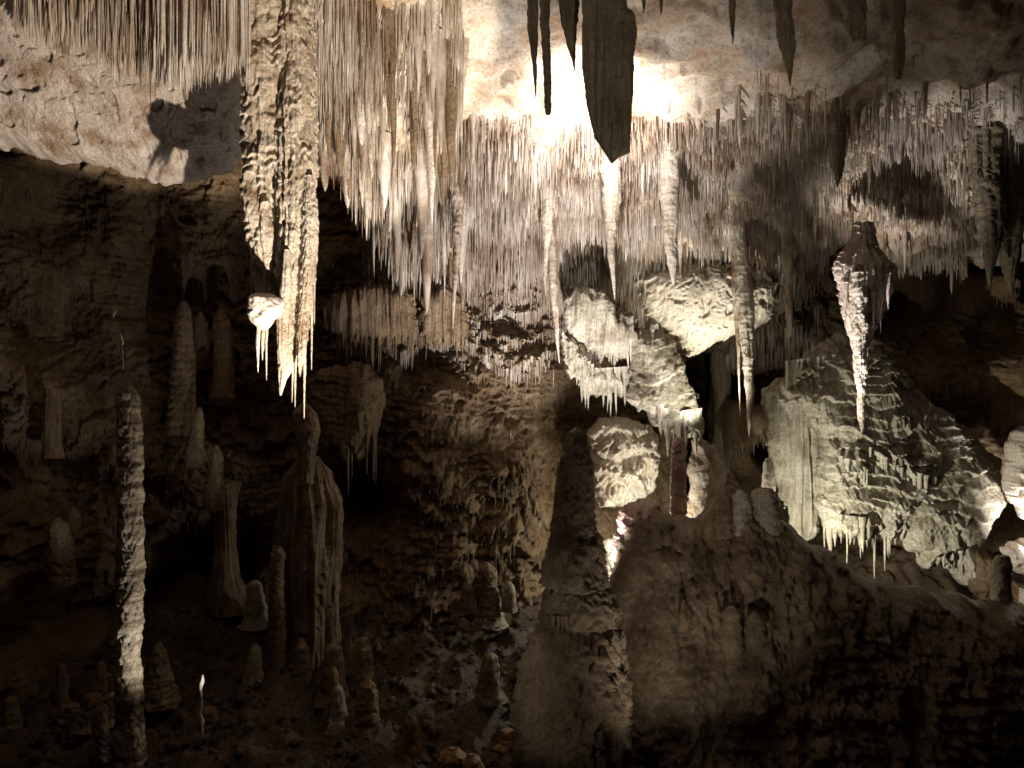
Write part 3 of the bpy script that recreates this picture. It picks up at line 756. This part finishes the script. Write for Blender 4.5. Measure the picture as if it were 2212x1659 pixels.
SM = [
    ('tall ringed stalagmite standing dim in the left background', [(397, 650, 4), (397, 668, 14), (397, 740, 21), (396, 800, 23), (397, 900, 28), (397, 940, 32)], 11.8, M_BROWN),
    ('short rounded stalagmite behind right of the tall ringed one', [(478, 668, 5), (478, 690, 17), (480, 780, 20), (482, 860, 26)], 12.4, M_BROWN),
    ('stubby stalagmite between the two ringed ones in the left background', [(432, 675, 4), (433, 695, 13), (434, 800, 18)], 12.5, M_BROWN),
    ('knobby stalagmite below the tall ringed one, second from the left in its row', [(428, 880, 4), (428, 905, 12), (424, 960, 18), (424, 1010, 24)], 11.4, M_BROWN),
    ('thin leaning stalagmite right of the knobby one on the left slope', [(467, 962, 4), (468, 985, 13), (466, 1040, 17), (462, 1100, 24)], 11.2, M_BROWN),
    ('slim dim post like stalagmite beside foot of the fluted column', [(598, 1180, 6), (598, 1195, 15), (597, 1300, 16), (596, 1400, 17), (596, 1480, 24)], 10.6, M_BROWN),
    ('small greenish lit stalagmite left of the slim post', [(552, 1390, 4), (550, 1405, 13), (546, 1450, 16), (548, 1500, 24)], 10.4, M_FLOW),
    ('short stalagmite right of the slim post under the fluted column', [(652, 1380, 5), (653, 1400, 15), (655, 1460, 17), (656, 1520, 24)], 10.6, M_BROWN),
    ('blunt stalagmite at bottom left of centre, tallest of the low row', [(795, 1464, 5), (795, 1480, 17), (794, 1530, 25), (792, 1600, 32), (790, 1680, 40)], 9.4, M_OCHRE),
    ('small ochre thumb stalagmite right of the tallest in the low row', [(886, 1543, 4), (886, 1555, 13), (887, 1600, 18), (888, 1680, 26)], 9.2, M_OCHRE),
    ('broad rounded stalagmite cut by bottom edge, left of a touching pair', [(978, 1614, 8), (977, 1630, 27), (974, 1680, 40), (974, 1740, 50)], 9.0, M_OCHRE),
    ('smaller rounded stalagmite cut by bottom edge, right of a touching pair', [(1020, 1628, 6), (1020, 1640, 18), (1024, 1680, 28), (1024, 1740, 36)], 8.9, M_OCHRE),
    ('stubby stalagmite at left foot of the tall striped one', [(220, 1518, 4), (220, 1532, 14), (219, 1580, 19), (218, 1640, 24)], 8.6, M_BROWN),
    ('dim cone shaped stalagmite right of the striped one', [(345, 1385, 4), (345, 1405, 14), (342, 1460, 26), (340, 1520, 40)], 9.6, M_BROWN),
    ('rounded dim stalagmite left of the striped one', [(124, 1118, 6), (125, 1135, 20), (127, 1190, 26), (128, 1260, 32)], 10.4, M_BROWN),
    ('small round topped stalagmite behind the rounded dim one at left', [(158, 1098, 4), (158, 1110, 13), (158, 1160, 17)], 10.8, M_BROWN),
    ('pink ringed pillar stalagmite under the long white drips', [(1463, 944, 3), (1463, 955, 12), (1465, 1010, 15), (1466, 1060, 16), (1466, 1110, 18)], 11.5, M_PINK),
    ('pointed stalagmite on top of the mound, leftmost of three', [(1563, 1042, 2), (1562, 1060, 12), (1556, 1100, 24), (1550, 1160, 34), (1545, 1230, 44)], 9.62, M_BROWN),
    ('rounded stalagmite on top of the mound, middle of three', [(1600, 1058, 5), (1601, 1075, 18), (1604, 1130, 25), (1606, 1180, 30), (1608, 1240, 40)], 9.62, M_FLOW),
    ('flat topped block stalagmite on the mound beside the fluted drapery', [(1650, 1055, 14), (1650, 1064, 24), (1652, 1120, 29), (1654, 1180, 33), (1658, 1250, 40)], 9.62, M_FLOW),
    ('small white ringed stalagmite behind the flat topped block', [(1660, 990, 4), (1660, 1000, 10), (1660, 1030, 13), (1660, 1070, 14)], 11.4, M_WHITE),
    ('stubby lit stalagmite midway down the mound, left of a pair', [(1579, 1308, 5), (1579, 1322, 20), (1580, 1370, 26), (1584, 1430, 30), (1590, 1540, 40)], 8.8, M_MOUND),
    ('stubby lit stalagmite midway down the mound, right of a pair', [(1628, 1322, 5), (1628, 1335, 18), (1626, 1380, 23), (1632, 1430, 28), (1638, 1540, 40)], 8.78, M_MOUND),
    ('tiny pointed stalagmite on left flank of the mound', [(1476, 1295, 2), (1476, 1310, 7), (1477, 1350, 11), (1478, 1420, 16)], 8.76, M_BROWN),
    ('small ochre topped stalagmite in the dark at lower right', [(1846, 1300, 6), (1845, 1312, 22), (1842, 1380, 28), (1840, 1440, 40)], 8.95, M_OCHRE),
    ('pale lit stump stalagmite in front of the white fringed edge rocks', [(2166, 1200, 10), (2165, 1215, 17), (2164, 1260, 19), (2164, 1310, 20)], 9.6, M_FLOW),
    ('knobbly round topped stalagmite in the lower middle, tallest of three', [(1050, 1215, 6), (1052, 1230, 18), (1054, 1280, 22), (1056, 1330, 26)], 11.2, M_BROWN),
    ('knobbly small stalagmite in the lower middle, left of three', [(1010, 1262, 4), (1010, 1272, 13), (1008, 1320, 18)], 11.1, M_BROWN),
    ('greenish small stalagmite in the lower middle, right of three', [(1097, 1255, 4), (1098, 1268, 12), (1100, 1320, 18)], 11.1, M_FLOW),
]
for k, (lb, pr, Yd, mt) in enumerate(SM):
    lone('stalagmite', lb, 'stalagmite', pr, Yd, mt, seg=56, dz=0.013, lump=0.16, ring=0.09, ringf=8, scal=0.08, scalf=11, seed=110 + k)

# columns on the left
lone('fluted_column', 'broad dim fluted column below the massive stalactite', 'column',
     [(668, 985, 20), (670, 1020, 50), (672, 1080, 70), (672, 1180, 78), (668, 1280, 74), (668, 1380, 70), (668, 1450, 76)], 11.2, M_BROWN, seg=160, lump=0.08, flute=0.32, scal=0.03, seed=151)
lone('stalagmite', 'knobbed brown stalagmite on top of the fluted column, below the massive stalactite', 'stalagmite',
     [(655, 868, 3), (656, 890, 24), (665, 930, 30), (660, 980, 22), (660, 1020, 18), (660, 1045, 20)], 10.9, M_BROWN, seg=60, lump=0.25, flute=0.2, seed=152)
lone('column', 'dim slender column between two dark hollows at lower left', 'column',
     [(480, 1040, 40), (484, 1100, 24), (488, 1180, 24), (492, 1240, 32), (500, 1320, 50)], 12.0, M_BROWN, seg=70, lump=0.12, flute=0.2, seed=153)
lone('column', 'dim short column standing by the far left wall', 'column',
     [(112, 840, 17), (112, 900, 18), (114, 960, 20), (114, 990, 24)], 11.0, M_BROWN, seg=50, lump=0.12, flute=0.2, seed=154)
lone('column', 'dim pillar in the dark passage behind the long white needle', 'column',
     [(1560, 740, 24), (1560, 850, 20), (1562, 950, 22), (1562, 1060, 30)], 17.0, M_DARK, seg=50, lump=0.12, flute=0.2, seed=155)

# =================================================================== MEDIUM STALACTITES (individual) AND SODA STRAWS (stuff)
rnd = random.Random(5)


def proto(seed, hook):
    """unit stalactite: length 1 down from the origin, radius ~1 at the root (scaled per copy)"""
    n = 26; seg = 14
    zz = np.linspace(0, 1, n); th = np.linspace(0, 2 * PI, seg, endpoint=False)
    Zg, T = np.meshgrid(zz, th, indexing='ij')
    R = (1 - zz) ** hook * 0.93 + 0.07 * (1 - zz)
    R = R[:, None] * (1 + 0.22 * perlin(np.cos(T) * 1.4 + seed, np.sin(T) * 1.4, Zg * 7) + 0.14 * perlin(np.cos(T) * 3 + seed, np.sin(T) * 3, Zg * 22))
    ox = 0.35 * perlin(Zg * 2.1, seed + 0.4, 0.2)
    V = np.stack([R * np.cos(T) + ox * Zg, R * np.sin(T), -Zg], -1).reshape(-1, 3)
    nv = len(V)
    V = np.concatenate([V, [[0, 0, -1.0]]])
    j = np.arange(seg); off = (n - 1) * seg
    return V, grid_quads(n, seg, True), np.stack([off + (j + 1) % seg, off + j, np.full(seg, nv)], -1)


protos = {}
for key, mat in (('straw', M_STRAW), ('white', M_WHITE), ('brown', M_BROWN)):
    for s in range(4):
        V, q, t = proto(s * 1.7 + 0.3, [0.55, 0.8, 0.45, 1.0][s])
        me_o = mesh('slender_stalactite', V, q, mat, tris=t)
        protos[(key, s)] = me_o
used_p = set()
ZONES = [   # px0, px1, Y0, Y1, count, len, radius, group
    (690, 1010, 9.0, 12.9, 82, (0.5, 1.4), (0.03, 0.085), 'ribbed stalactites of the left straw mass'),
    (690, 1010, 9.2, 12.0, 24, (0.9, 1.9), (0.09, 0.15), 'thick knobbly stalactites of the left straw mass'),
    (820, 1180, 12.0, 13.3, 40, (0.5, 1.3), (0.018, 0.04), 'slim stalactites hanging low before the middle wall'),
    (1000, 1560, 11.4, 14.4, 56, (0.35, 0.85), (0.02, 0.055), 'stalactites under the glowing ceiling'),
    (1540, 2060, 10.4, 12.9, 60, (0.35, 0.8), (0.02, 0.055), 'stalactites of the right fringe'),
    (60, 520, 8.0, 9.0, 80, (1.1, 2.1), (0.03, 0.07), 'stalactites of the upper left comb'),
    (1560, 1800, 13.0, 13.8, 8, (0.3, 0.6), (0.02, 0.035), 'stalactites under the right shelf'),
]
lab_ = {}
MARKS = [(0, 'at far left over the pale bulge'), (200, 'over the middle of the pale bulge'), (360, 'just left of the massive stalactite'),
         (690, 'just right of the massive stalactite'), (790, 'midway between massive stalactite and glowing pocket'), (900, 'at left rim of the glowing pocket'),
         (1010, 'below left of the glowing pocket'), (1160, 'left of the dark blade'), (1300, 'below right of the dark blade'),
         (1430, 'near the brightest white stalactite'), (1540, 'above the long white needle'), (1670, 'between long needle and dark spindle'),
         (1800, 'above the pink shield stalactite'), (1940, 'at the dim right end of the fringe')]


def comb_limit(px):
    return float(np.interp(px, [0, 60, 200, 300, 340, 420, 520, 560, 680, 740, 800, 830, 900, 1010, 1060], [60, 100, 150, 235, 245, 215, 170, 300, 390, 450, 570, 625, 690, 740, 9999]))


for (p0, p1, Y0, Y1, n, ln, rd, grp) in ZONES:
    for k in range(n):
        Yd = rnd.uniform(Y0, Y1); px = rnd.uniform(p0, p1)
        x = (px - 1106) * K * Yd
        z = float(ceil_z(np.array([x]), np.array([Yd]))[0])
        pyr = 829.5 - z / (K * Yd)
        if 1010 < px < 1540 and pyr < 215:      # the bare glowing pocket
            Yd = rnd.uniform(11.6, 14.0); x = (px - 1106) * K * Yd
            z = float(ceil_z(np.array([x]), np.array([Yd]))[0])
        key = rnd.choices(['straw', 'white', 'brown'], [0.55, 0.12, 0.33])[0]
        s = rnd.randrange(4)
        r = rnd.uniform(*rd); l = rnd.uniform(*ln)
        if px < 1050:
            l = min(l, (comb_limit(px) * rnd.uniform(0.8, 1.05) - pyr) * K * Yd)
            if l < 0.15:
                continue
        src = protos[(key, s)]
        if (key, s) in used_p:
            o = src.copy(); C.objects.link(o)
        else:
            o = src; used_p.add((key, s))
        o.location = (x, Yd, z + 0.06)
        o.rotation_euler = (0, 0, rnd.uniform(0, 6.28))
        o.scale = (r, r, l)
        lw = 'short' if l < ln[0] + 0.3 * (ln[1] - ln[0]) else ('long' if l > ln[0] + 0.7 * (ln[1] - ln[0]) else 'midsize')
        tw = 'thick knobbly' if rd[0] > 0.08 else 'stout' if r > 0.5 * (rd[0] + rd[1]) else 'thin'
        hw_ = 'low hanging' if pyr > 330 else 'high hanging'
        mk = [m for a_, m in MARKS if a_ <= px][-1]
        lab_[o.name] = (px, f"{lw} {tw} {dict(straw='greyish', white='white', brown='brown')[key]} {hw_} stalactite {mk}", grp, o)
by_ = {}
for nm, (px, lb, grp, o) in lab_.items():
    by_.setdefault(lb, []).append((px, grp, o))
NUM = ['', '', 'two', 'three', 'four', 'five', 'six', 'seven', 'eight', 'nine']
ORD = ['leftmost', 'second', 'third', 'fourth', 'fifth', 'sixth', 'seventh', 'eighth']
for lb, li in by_.items():
    li.sort(key=lambda t: t[0])
    for i, (px, grp, o) in enumerate(li):
        t_ = lb
        if len(li) > 1:
            wd = 'rightmost' if i == len(li) - 1 else ORD[i]
            t_ = f"{lb}, {wd} of {NUM[len(li)]}"
        w_ = t_.split()
        if len(w_) > 16:
            t_ = t_.replace(' hanging', '')
        tag(o, t_, 'stalactite', grp)
for kk, o in protos.items():
    if kk not in used_p:
        bpy.data.objects.remove(o)


def straws(name, x, y, z, ln, r, mat, seed=0):
    n = len(x); seg = 5
    rs = np.random.RandomState(seed)
    hz = np.array([0, 0.3, 0.62, 0.9, 1.0]); hr = np.array([1.25, 0.9, 0.72, 0.5, 0.08])
    th = np.linspace(0, 2 * PI, seg, endpoint=False)
    jr = rs.uniform(0.75, 1.25, (n, 5, 1)); lean = rs.normal(0, 0.012, (n, 2))
    R = r[:, None, None] * hr[None, :, None] * jr
    H = ln[:, None, None] * hz[None, :, None]
    V = np.stack([x[:, None, None] + R * np.cos(th) + H * lean[:, 0, None, None], y[:, None, None] + R * np.sin(th) + H * lean[:, 1, None, None],
                  z[:, None, None] - H + 0 * th], -1).reshape(-1, 3)
    q = grid_quads(5, seg, True)
    Q = (q[None] + (np.arange(n) * 5 * seg)[:, None, None]).reshape(-1, 4)
    return mesh(name, V, Q, mat)


rs = np.random.RandomState(11)


def ceil_field(p0, p1, Y0, Y1, n, lmin, lmax, rmin, rmax, dens=True):
    Yd = rs.uniform(Y0, Y1, n); px = rs.uniform(p0, p1, n)
    x = (px - 1106) * K * Yd
    z = ceil_z(x, Yd)
    py = 829.5 - z / (K * Yd)
    lim = np.interp(px, [0, 60, 200, 300, 340, 420, 520, 560, 680, 740, 800, 830, 900, 1010, 1060], [60, 100, 150, 235, 245, 215, 170, 300, 390, 450, 570, 625, 690, 740, 9999])
    keep = ~((px > 1000) & (px < 1620) & (py < 250 + 40 * perlin(px * 0.01, 2.0, 0.0)))
    edge_ = 235 + 75 * perlin(px * 0.008, 5.0, 0.0) + 45 * perlin(px * 0.03, 6.0, 0.0)
    keep &= ~((px > 1450) & (rs.rand(n) < 0.97 * smooth(60, -50, py - edge_)))
    if dens:
        keep &= (perlin(x * 1.1, Yd * 1.1, 40.0) + 0.55 * rs.rand(n)) > 0.02
    cl = 0.5 + 0.5 * np.clip(perlin(x * 1.6, Yd * 2.0, 41.0) * 1.6, -1, 1)
    ln = lmin + (lmax - lmin) * (0.25 * rs.rand(n) + 0.75 * cl * rs.uniform(0.5, 1, n))
    ln = np.where(px < 1050, np.minimum(ln, (lim * rs.uniform(0.7, 1.05, n) - py) * K * Yd), ln)
    keep &= ln > 0.05
    r = rmin + (rmax - rmin) * rs.rand(n) ** 2.2 * 1.7
    big = rs.rand(n) < 0.05
    r = np.where(big, r * 2.2 + 0.006, r)
    ln = np.where(rs.rand(n) < 0.25, ln * 0.45, ln)
    return x[keep], Yd[keep], z[keep] + 0.04, ln[keep], r[keep]


def add(name, label, cat, fields, mat, seed):
    a = [np.concatenate(t) for t in zip(*fields)]
    o = straws(name, *a, mat, seed)
    tag(o, label, cat, kind='stuff')


add('soda_straws', 'countless thin soda straws covering the sloping ceiling', 'soda straws',
    [ceil_field(670, 1150, 9.0, 13.3, 6500, 0.2, 1.2, 0.006, 0.014), ceil_field(1000, 1560, 11.0, 13.4, 6500, 0.1, 0.7, 0.006, 0.014), ceil_field(1000, 1560, 13.0, 14.8, 6000, 0.25, 0.85, 0.006, 0.014), ceil_field(2040, 2500, 9.3, 12.4, 4200, 0.12, 0.5, 0.005, 0.013), ceil_field(1480, 2090, 10.0, 13.0, 11000, 0.12, 0.5, 0.005, 0.012),
     ceil_field(1380, 1790, 12.8, 14.3, 2600, 0.15, 0.5, 0.006, 0.012)], M_STRAW, 3)
add('soda_straws', 'countless thin grey straws at the top left edge of the ceiling', 'soda straws',
    [ceil_field(30, 540, 7.9, 9.2, 4200, 0.6, 2.3, 0.006, 0.014)], M_STRAW, 4)


def wall_field(p0, p1, q0, q1, Yr, n, l0, l1, lim=0.015):
    x = (rs.uniform(p0, p1, n) - 1106) * K * Yr; z = (829.5 - rs.uniform(q0, q1, n)) * K * Yr
    y = wall_at(x, z)
    yb = wall_at(x, z - 0.06)
    keep = ((yb - y) > lim) & (perlin(x * 1.3, z * 1.3, 60.0) + 0.5 * rs.rand(n) > 0.0)
    x, y, z = x[keep], y[keep], z[keep]
    return x, y + 0.01, z, rs.uniform(l0, l1, len(x)), rs.uniform(0.006, 0.013, len(x))


add('wall_straws', 'short drip straws under the ledges of the brown back wall', 'soda straws',
    [wall_field(690, 1260, 560, 1250, 13.3, 9000, 0.05, 0.28), wall_field(0, 560, 420, 1200, 12.2, 3500, 0.05, 0.22),
     wall_field(1650, 2200, 560, 1100, 13.8, 3000, 0.05, 0.25)], M_BROWN, 5)
add('wall_straws', 'pale short straws crowding the upper middle wall below the ceiling fringe', 'soda straws',
    [wall_field(800, 1300, 560, 800, 13.8, 9000, 0.06, 0.34), wall_field(780, 1300, 440, 780, 13.9, 4200, 0.12, 0.5, -0.05), wall_field(1640, 1800, 560, 760, 14.5, 900, 0.12, 0.5, -0.1)], M_STRAW, 6)

# =================================================================== FLOOR CROWD
sp = []
for q_ in range(5):
    hts = [(0, 0, 0.2), (0, 4, 0.55), (0, 12, 0.8), (0, 40, 1.05), (0, 80, 1.35), (0, 100, 1.9)]
    n_ = 40; sg = 30
    zz = np.linspace(0, 1, n_); th = np.linspace(0, 2 * PI, sg, endpoint=False)
    Zg, T = np.meshgrid(zz, th, indexing='ij')
    prof = np.interp(1 - zz, [0, .03, .1, .4, .8, 1], [0.05, .5, .78, 1.0, 1.25, 1.9])
    R = prof[:, None] * (1 + 0.22 * perlin(np.cos(T) * 1.5 + q_ * 3, np.sin(T) * 1.5, Zg * 3) + 0.14 * perlin(np.cos(T) * 4 + q_ * 3, np.sin(T) * 4, Zg * 9)
                         + 0.10 * np.abs(np.sin(Zg * 14 + q_ + 2 * perlin(np.cos(T), np.sin(T), Zg * 2 + q_))))
    V = np.stack([R * np.cos(T) + 0.3 * perlin(Zg * 1.5, q_ + .5, .1), R * np.sin(T), Zg], -1).reshape(-1, 3)
    V = np.concatenate([V, [[float(V[-sg:, 0].mean()), float(V[-sg:, 1].mean()), 1.003]]])
    j = np.arange(sg); off = (n_ - 1) * sg
    sp.append(mesh('small_stalagmite', V, grid_quads(n_, sg, True), [M_BROWN, M_BROWN, M_FLOW, M_OCHRE, M_BROWN][q_], tris=np.stack([off + j, off + (j + 1) % sg, np.full(sg, n_ * sg)], -1)))
rnd = random.Random(31)
FM = [(0, 'at far left of the dark floor'), (190, 'near foot of the striped stalagmite'), (330, 'right of the striped stalagmite'), (480, 'left of the fluted column'),
      (620, 'near foot of the fluted column'), (760, 'below the lower middle wall'), (920, 'left of the great stalagmite'), (1040, 'beside base of the great stalagmite')]
by_ = {}
for k in range(24):
    px = rnd.uniform(10, 1100); Yd = rnd.uniform(9.3, 12.3); x = (px - 1106) * K * Yd
    q_ = k if k < 5 else rnd.randrange(5)
    if k < 5:
        o = sp[k]
    else:
        o = sp[q_].copy(); C.objects.link(o)
    h_ = rnd.uniform(0.18, 0.75); r_ = rnd.uniform(0.055, 0.12) * (0.7 + 0.5 * h_)
    o.location = (x, Yd, float(floor_z(np.array([x]), np.array([Yd]))[0]) - 0.05)
    o.rotation_euler = (0, 0, rnd.uniform(0, 6.28)); o.scale = (r_, r_, h_)
    mk = [m for a_, m in FM if a_ <= px][-1]
    hw_ = 'tiny' if h_ < 0.32 else ('knee high' if h_ < 0.55 else 'taller')
    lb = f"{hw_} dim {['brown', 'brown', 'greenish', 'ochre', 'brown'][q_]} stalagmite {mk}"
    by_.setdefault(lb, []).append((px, o))
for lb, li in by_.items():
    li.sort(key=lambda t: t[0])
    for i, (px, o) in enumerate(li):
        t_ = lb if len(li) == 1 else f"{lb}, {'rightmost' if i == len(li) - 1 else ORD[i]} of {NUM[len(li)]}"
        tag(o, t_, 'stalagmite', 'small stalagmites on the dark cave floor')

# rubble
n = 5200
rs = np.random.RandomState(77)
x = rs.uniform(-8.5, 4, n); y = rs.uniform(7.8, 13.2, n); z = floor_z(x, y)
r = 0.015 + 0.07 * rs.rand(n) ** 3
ico = np.array([[1, 0, 0], [0, 1, 0], [-1, 0, 0], [0, -1, 0], [.5, .5, .6], [-.5, .5, .7], [-.5, -.5, .55], [.5, -.5, .65], [0, 0, 1], [0, 0, -.6]])
jit = rs.uniform(0.7, 1.3, (n, 10, 3))
V = ico[None] * jit * r[:, None, None] + np.stack([x, y, z], -1)[:, None, :]
tri = np.array([[0, 4, 7], [0, 1, 4], [1, 5, 4], [1, 2, 5], [2, 6, 5], [2, 3, 6], [3, 7, 6], [3, 0, 7], [4, 5, 8], [5, 6, 8], [6, 7, 8], [7, 4, 8], [1, 0, 9], [2, 1, 9], [3, 2, 9], [0, 3, 9]])
TR = (tri[None] + (np.arange(n) * 10)[:, None, None]).reshape(-1, 3)
o = mesh('rubble', V.reshape(-1, 3), np.zeros((0, 4), int), M_FLOOR, tris=TR)
tag(o, 'loose stone rubble strewn over the dark cave floor', 'rubble', kind='stuff')

# wet glints: highlights modelled as thin white tubes
for lb, pr, Yd in [
    ('modelled white wet glint in the dark right of the striped stalagmite, at the bottom', [(438, 1458, 2), (436, 1475, 4.5), (434, 1490, 2.5), (437, 1515, 2), (432, 1540, 4), (436, 1560, 5), (437, 1590, 1)], 9.1),
    ('short modelled white glint above the striped stalagmite, upper of two', [(249, 668, 1.5), (246, 678, 4), (243, 688, 2)], 9.0),
    ('thin modelled glint above the striped stalagmite, lower of two', [(260, 718, 1), (262, 735, 4), (264, 760, 1.5), (267, 800, 1)], 9.0)]:
    o = tube('wet_glint', pr, Yd, M_WHITE, None, at(pr[-1][0], pr[-1][1], Yd), seg=14, dz=0.01, lump=0.5, seed=Yd + pr[0][0])
    tag(o, lb, 'calcite streak')
